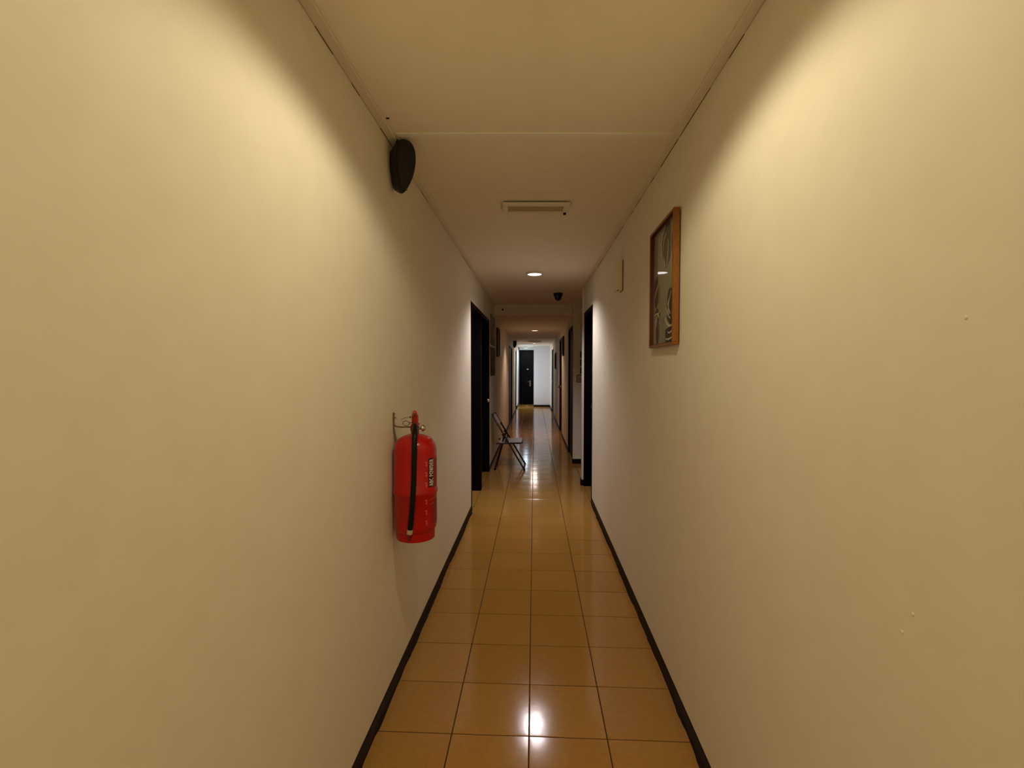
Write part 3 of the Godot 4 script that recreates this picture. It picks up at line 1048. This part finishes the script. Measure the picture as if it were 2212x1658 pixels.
	part("plate", s, M.plastic, sw)
	s = Shape.new()
	s.box(Vector3(-0.012, -0.02, 0.01), Vector3(0.012, -0.008, 0.016), 0.002)
	part("rocker", s, M.frame_dark, sw)

# ------------------------------------------------------------------ small fixtures
func fixtures() -> void:
	var o := thing("security_camera", P(0.305, CEIL, 6.2), "small black dome security camera on the ceiling near the right", "camera")
	var s := Shape.new()
	s.lathe([Vector2(0, -0.04), Vector2(0.05, -0.04), Vector2(0.058, -0.034), Vector2(0.06, 0.0), Vector2(0, 0.0)], 32)
	part("base", s, M.black, o)
	s = Shape.new()
	s.lathe([Vector2(0, -0.098), Vector2(0.014, -0.096), Vector2(0.028, -0.089), Vector2(0.04, -0.075), Vector2(0.046, -0.058), Vector2(0.046, -0.04)], 32)
	part("dome", s, M.dome, o)
	var j := thing("junction_box", P(XR, 1.79, 3.33), "plain cream junction box high on the right wall, left of the picture", "box")
	s = Shape.new()
	s.box(Vector3(-0.058, -0.099, -0.052), Vector3(-0.003, 0.099, 0.05), 0.003)
	part("cover", s, M.wall, j)
	s = Shape.new()
	s.box(Vector3(-0.004, -0.101, -0.053), Vector3(0.0, 0.101, 0.0545), 0.0005)
	part("shadow_gap", s, M.gap_shade, j)  # dark rim standing in for the shadow gap at the wall
	s = Shape.new()
	s.box(Vector3(-0.035, -0.1012, 0.02), Vector3(-0.028, -0.097, 0.0505), 0.0005)
	part("cable_hole", s, M.crack, j)
	j.position.y = EYE + 200.0 * 3.22 / 1030.0

# ------------------------------------------------------------------ folding chair: faces across the corridor, +x
func chair() -> void:
	var o := thing("folding_chair", P(-0.36, 0, 6.77), "dark metal folding chair with a pale seat, set against the left wall", "chair")
	var x0 := -0.22      # back top
	var x1 := 0.225      # front foot
	var zz := 0.215
	var s := Shape.new()
	# main loop: back posts running down into the front legs, joined at the top and by a floor bar
	var loop_ := []
	for e in [[x1, 0.012, zz], [x0 + 0.02, 0.735, zz], [x0, 0.77, zz - 0.03], [x0, 0.77, -zz + 0.03], [x0 + 0.02, 0.735, -zz], [x1, 0.012, -zz]]:
		loop_.append(Vector3(e[0], e[1], e[2]))
	s.tube(loop_, 0.0115, 10)
	s.tube([Vector3(x1 - 0.004, 0.014, zz), Vector3(x1 - 0.004, 0.014, -zz)], 0.0115, 10)
	part("front_frame", s, M.chair_tube, o)
	for sd in [-1.0, 1.0]:
		s = Shape.new()
		s.tube([Vector3(-0.06, 0.46, sd * (zz - 0.028)), Vector3(-0.075, 0.40, sd * (zz - 0.028)), Vector3(-0.185, 0.012, sd * (zz - 0.028))], 0.0115, 10)
		part("rear_leg", s, M.chair_tube, o)
		s = Shape.new()
		s.tube([Vector3(-0.085, 0.50, sd * (zz - 0.014)), Vector3(-0.03, 0.44, sd * (zz - 0.014)), Vector3(-0.035, 0.38, sd * (zz - 0.014))], 0.009, 8)
		part("hinge_link", s, M.chair_tube, o)
	s = Shape.new()
	s.tube([Vector3(-0.178, 0.035, zz - 0.028), Vector3(-0.178, 0.035, -zz + 0.028)], 0.009, 8)
	part("crossbar", s, M.chair_tube, o)
	s = Shape.new()
	s.tube([Vector3(-0.075, 0.40, zz - 0.028), Vector3(-0.075, 0.40, -zz + 0.028)], 0.009, 8)
	part("crossbar", s, M.chair_tube, o)
	s = Shape.new()
	s.tube([Vector3(-0.165, 0.372, zz - 0.008), Vector3(0.16, 0.378, zz - 0.008), Vector3(0.19, 0.38, zz - 0.05), Vector3(0.19, 0.38, -zz + 0.05), Vector3(0.16, 0.378, -zz + 0.008), Vector3(-0.165, 0.372, -zz + 0.008)], 0.0105, 8)
	part("seat_rail", s, M.chair_tube, o)
	s = Shape.new()
	s.box(Vector3(-0.125, 0.382, -zz + 0.012), Vector3(0.188, 0.393, zz - 0.012), 0.005)
	part("seat", s, M.seat, o)
	# backrest sheet, bent a little backwards
	s = Shape.new()
	var dir := Vector3(x1 - x0, 0.012 - 0.77, 0).normalized()
	var nrm := Vector3(-dir.y, dir.x, 0)
	var rings := []
	for k in 9:
		var t := lerpf(-1, 1, k / 8.0)
		var z := t * (zz - 0.006)
		var bow := (1.0 - t * t) * -0.022
		var top := Vector3(x0 + 0.008, 0.757, z) + nrm * bow
		var low := top + dir * 0.155
		rings.append([top + nrm * 0.004, low + nrm * 0.004, low - nrm * 0.004, top - nrm * 0.004])
	for k in 8:
		s.soft()
		for q in 4:
			s.flat()
			var q1 := (q + 1) % 4
			var mid: Vector3 = (rings[k][0] + rings[k + 1][2]) / 2.0
			s.quad(rings[k][q], rings[k][q1], rings[k + 1][q1], rings[k + 1][q], (rings[k][q] + rings[k + 1][q1]) / 2.0 - mid)
	part("backrest", s, M.seat, o)
	for e in [[x1, zz], [x1, -zz], [-0.185, zz - 0.028], [-0.185, -zz + 0.028]]:
		s = Shape.new()
		s.lathe([Vector2(0, 0), Vector2(0.014, 0), Vector2(0.015, 0.012), Vector2(0.013, 0.024), Vector2(0, 0.026)], 12, Transform3D(Basis.IDENTITY, Vector3(e[0], 0, e[1])))
		part("rubber_foot", s, M.rubber, o)

# ------------------------------------------------------------------ scene
func _ready() -> void:
	rng.seed = 7
	var f := 1030.0
	var cam := Camera3D.new()
	cam.name = "camera"
	cam.fov = rad_to_deg(2.0 * atan(829.0 / f))
	cam.position = Vector3(0, EYE, 0)
	cam.rotation = Vector3(-atan(35.0 / f), atan(48.0 / f), 0)
	cam.near = 0.02
	cam.far = 60.0
	add_child(cam)
	cam.current = true
	var env := Environment.new()
	env.background_mode = Environment.BG_COLOR
	env.background_color = Color(0.0, 0.0, 0.0)
	env.tonemap_mode = Environment.TONE_MAPPER_LINEAR
	env.tonemap_exposure = 1.1
	env.sdfgi_enabled = true
	env.ssao_enabled = true
	env.ssil_enabled = true
	var we := WorldEnvironment.new()
	we.name = "environment"
	we.environment = env
	add_child(we)

	var warm := Color(1.0, 0.94, 0.795)
	var cool := Color(1.0, 0.96, 0.975)
	var peach := Color(1.0, 0.85, 0.74)
	var dusk := Color(1.0, 0.92, 0.86)
	var day := Color(0.84, 0.92, 1.0)
	downlight(0.006, CEIL, 1.17, warm, 0.62, 3.0, "warm downlight in the ceiling just above the top edge of view", 77.0, 0.32)
	downlight(0.0, CEIL, -1.6, warm, 1.5, 3.0, "unseen warm downlight added behind the camera to brighten the near walls")  # assumed lamp out of view, adds flat light along the walls
	downlight(0.002, CEIL, 4.86, cool, 1.65, 4.0, "white round downlight in the ceiling between the first two doors, largest in view", 70.0)
	downlight(0.012, LOW, 10.1, peach, 1.05, 3.0, "second round downlight from the front, peach coloured, behind the ceiling step", 66.0)
	downlight(0.0, LOW, 15.4, dusk, 0.8, 3.0, "third round downlight from the front, small, behind the far vent")
	var lamp4 := downlight(-0.31, LOW - 0.046, 18.0, day, 0.6, 3.0, "farthest small lamp, directly in front of the end door's top")
	var can := Shape.new()
	can.lathe([Vector2(0.086, -0.002), Vector2(0.086, 0.046), Vector2(0, 0.046)], 32)
	part("can", can, mat(Color(0.86, 0.84, 0.8), 0.5), lamp4)

	make_materials()
	build_setting()
	# unseen lamp, added to throw cool light over the first left threshold
	var pl := thing("added_panel_light", P(-1.6, CEIL, 5.2), "unseen square panel light assumed behind the open left door, added for cool light", "ceiling light")
	var fr := Shape.new()
	fr.box(Vector3(-0.16, -0.02, -0.16), Vector3(0.16, -0.001, 0.16), 0.004)
	part("tray", fr, M.vent, pl)
	var df := Shape.new()
	df.box(Vector3(-0.145, -0.024, -0.145), Vector3(0.145, -0.019, 0.145), 0.001)
	var em := mat(Color.WHITE, 0.6)
	em.emission_enabled = true
	em.emission = day
	em.emission_energy_multiplier = 3.0
	part("diffuser", df, em, pl)
	var al := AreaLight3D.new()
	al.name = "glow"
	al.area_size = Vector2(0.28, 0.28)
	al.light_color = day
	al.light_energy = 0.45
	al.area_range = 8.0
	al.area_attenuation = 2.0
	al.shadow_enabled = true
	al.rotation = Vector3(-PI / 2, 0, 0)
	al.position = Vector3(0, -0.028, 0)
	pl.add_child(al)

	extinguisher()
	var sp := speaker(P(-0.546, 2.268, 2.02), "black shield-shaped speaker in the near left corner under the ceiling")
	var sp2 := copy(sp, "black shield-shaped speaker far along on the left, by the end door")
	sp2.position = P(-0.555, 2.108, 14.0)
	var v := vent(P(0.008, CEIL, 2.862), atan(SKEW), "cream rectangular ceiling vent with a brown recessed panel, nearest the camera")
	var v2 := copy(v, "far ceiling vent seen as a thin dark line before the third downlight")
	v2.position = P(0.0, LOW, 14.4)
	v2.rotation.y = 0.0
	pictures()
	fixtures()
	chair()
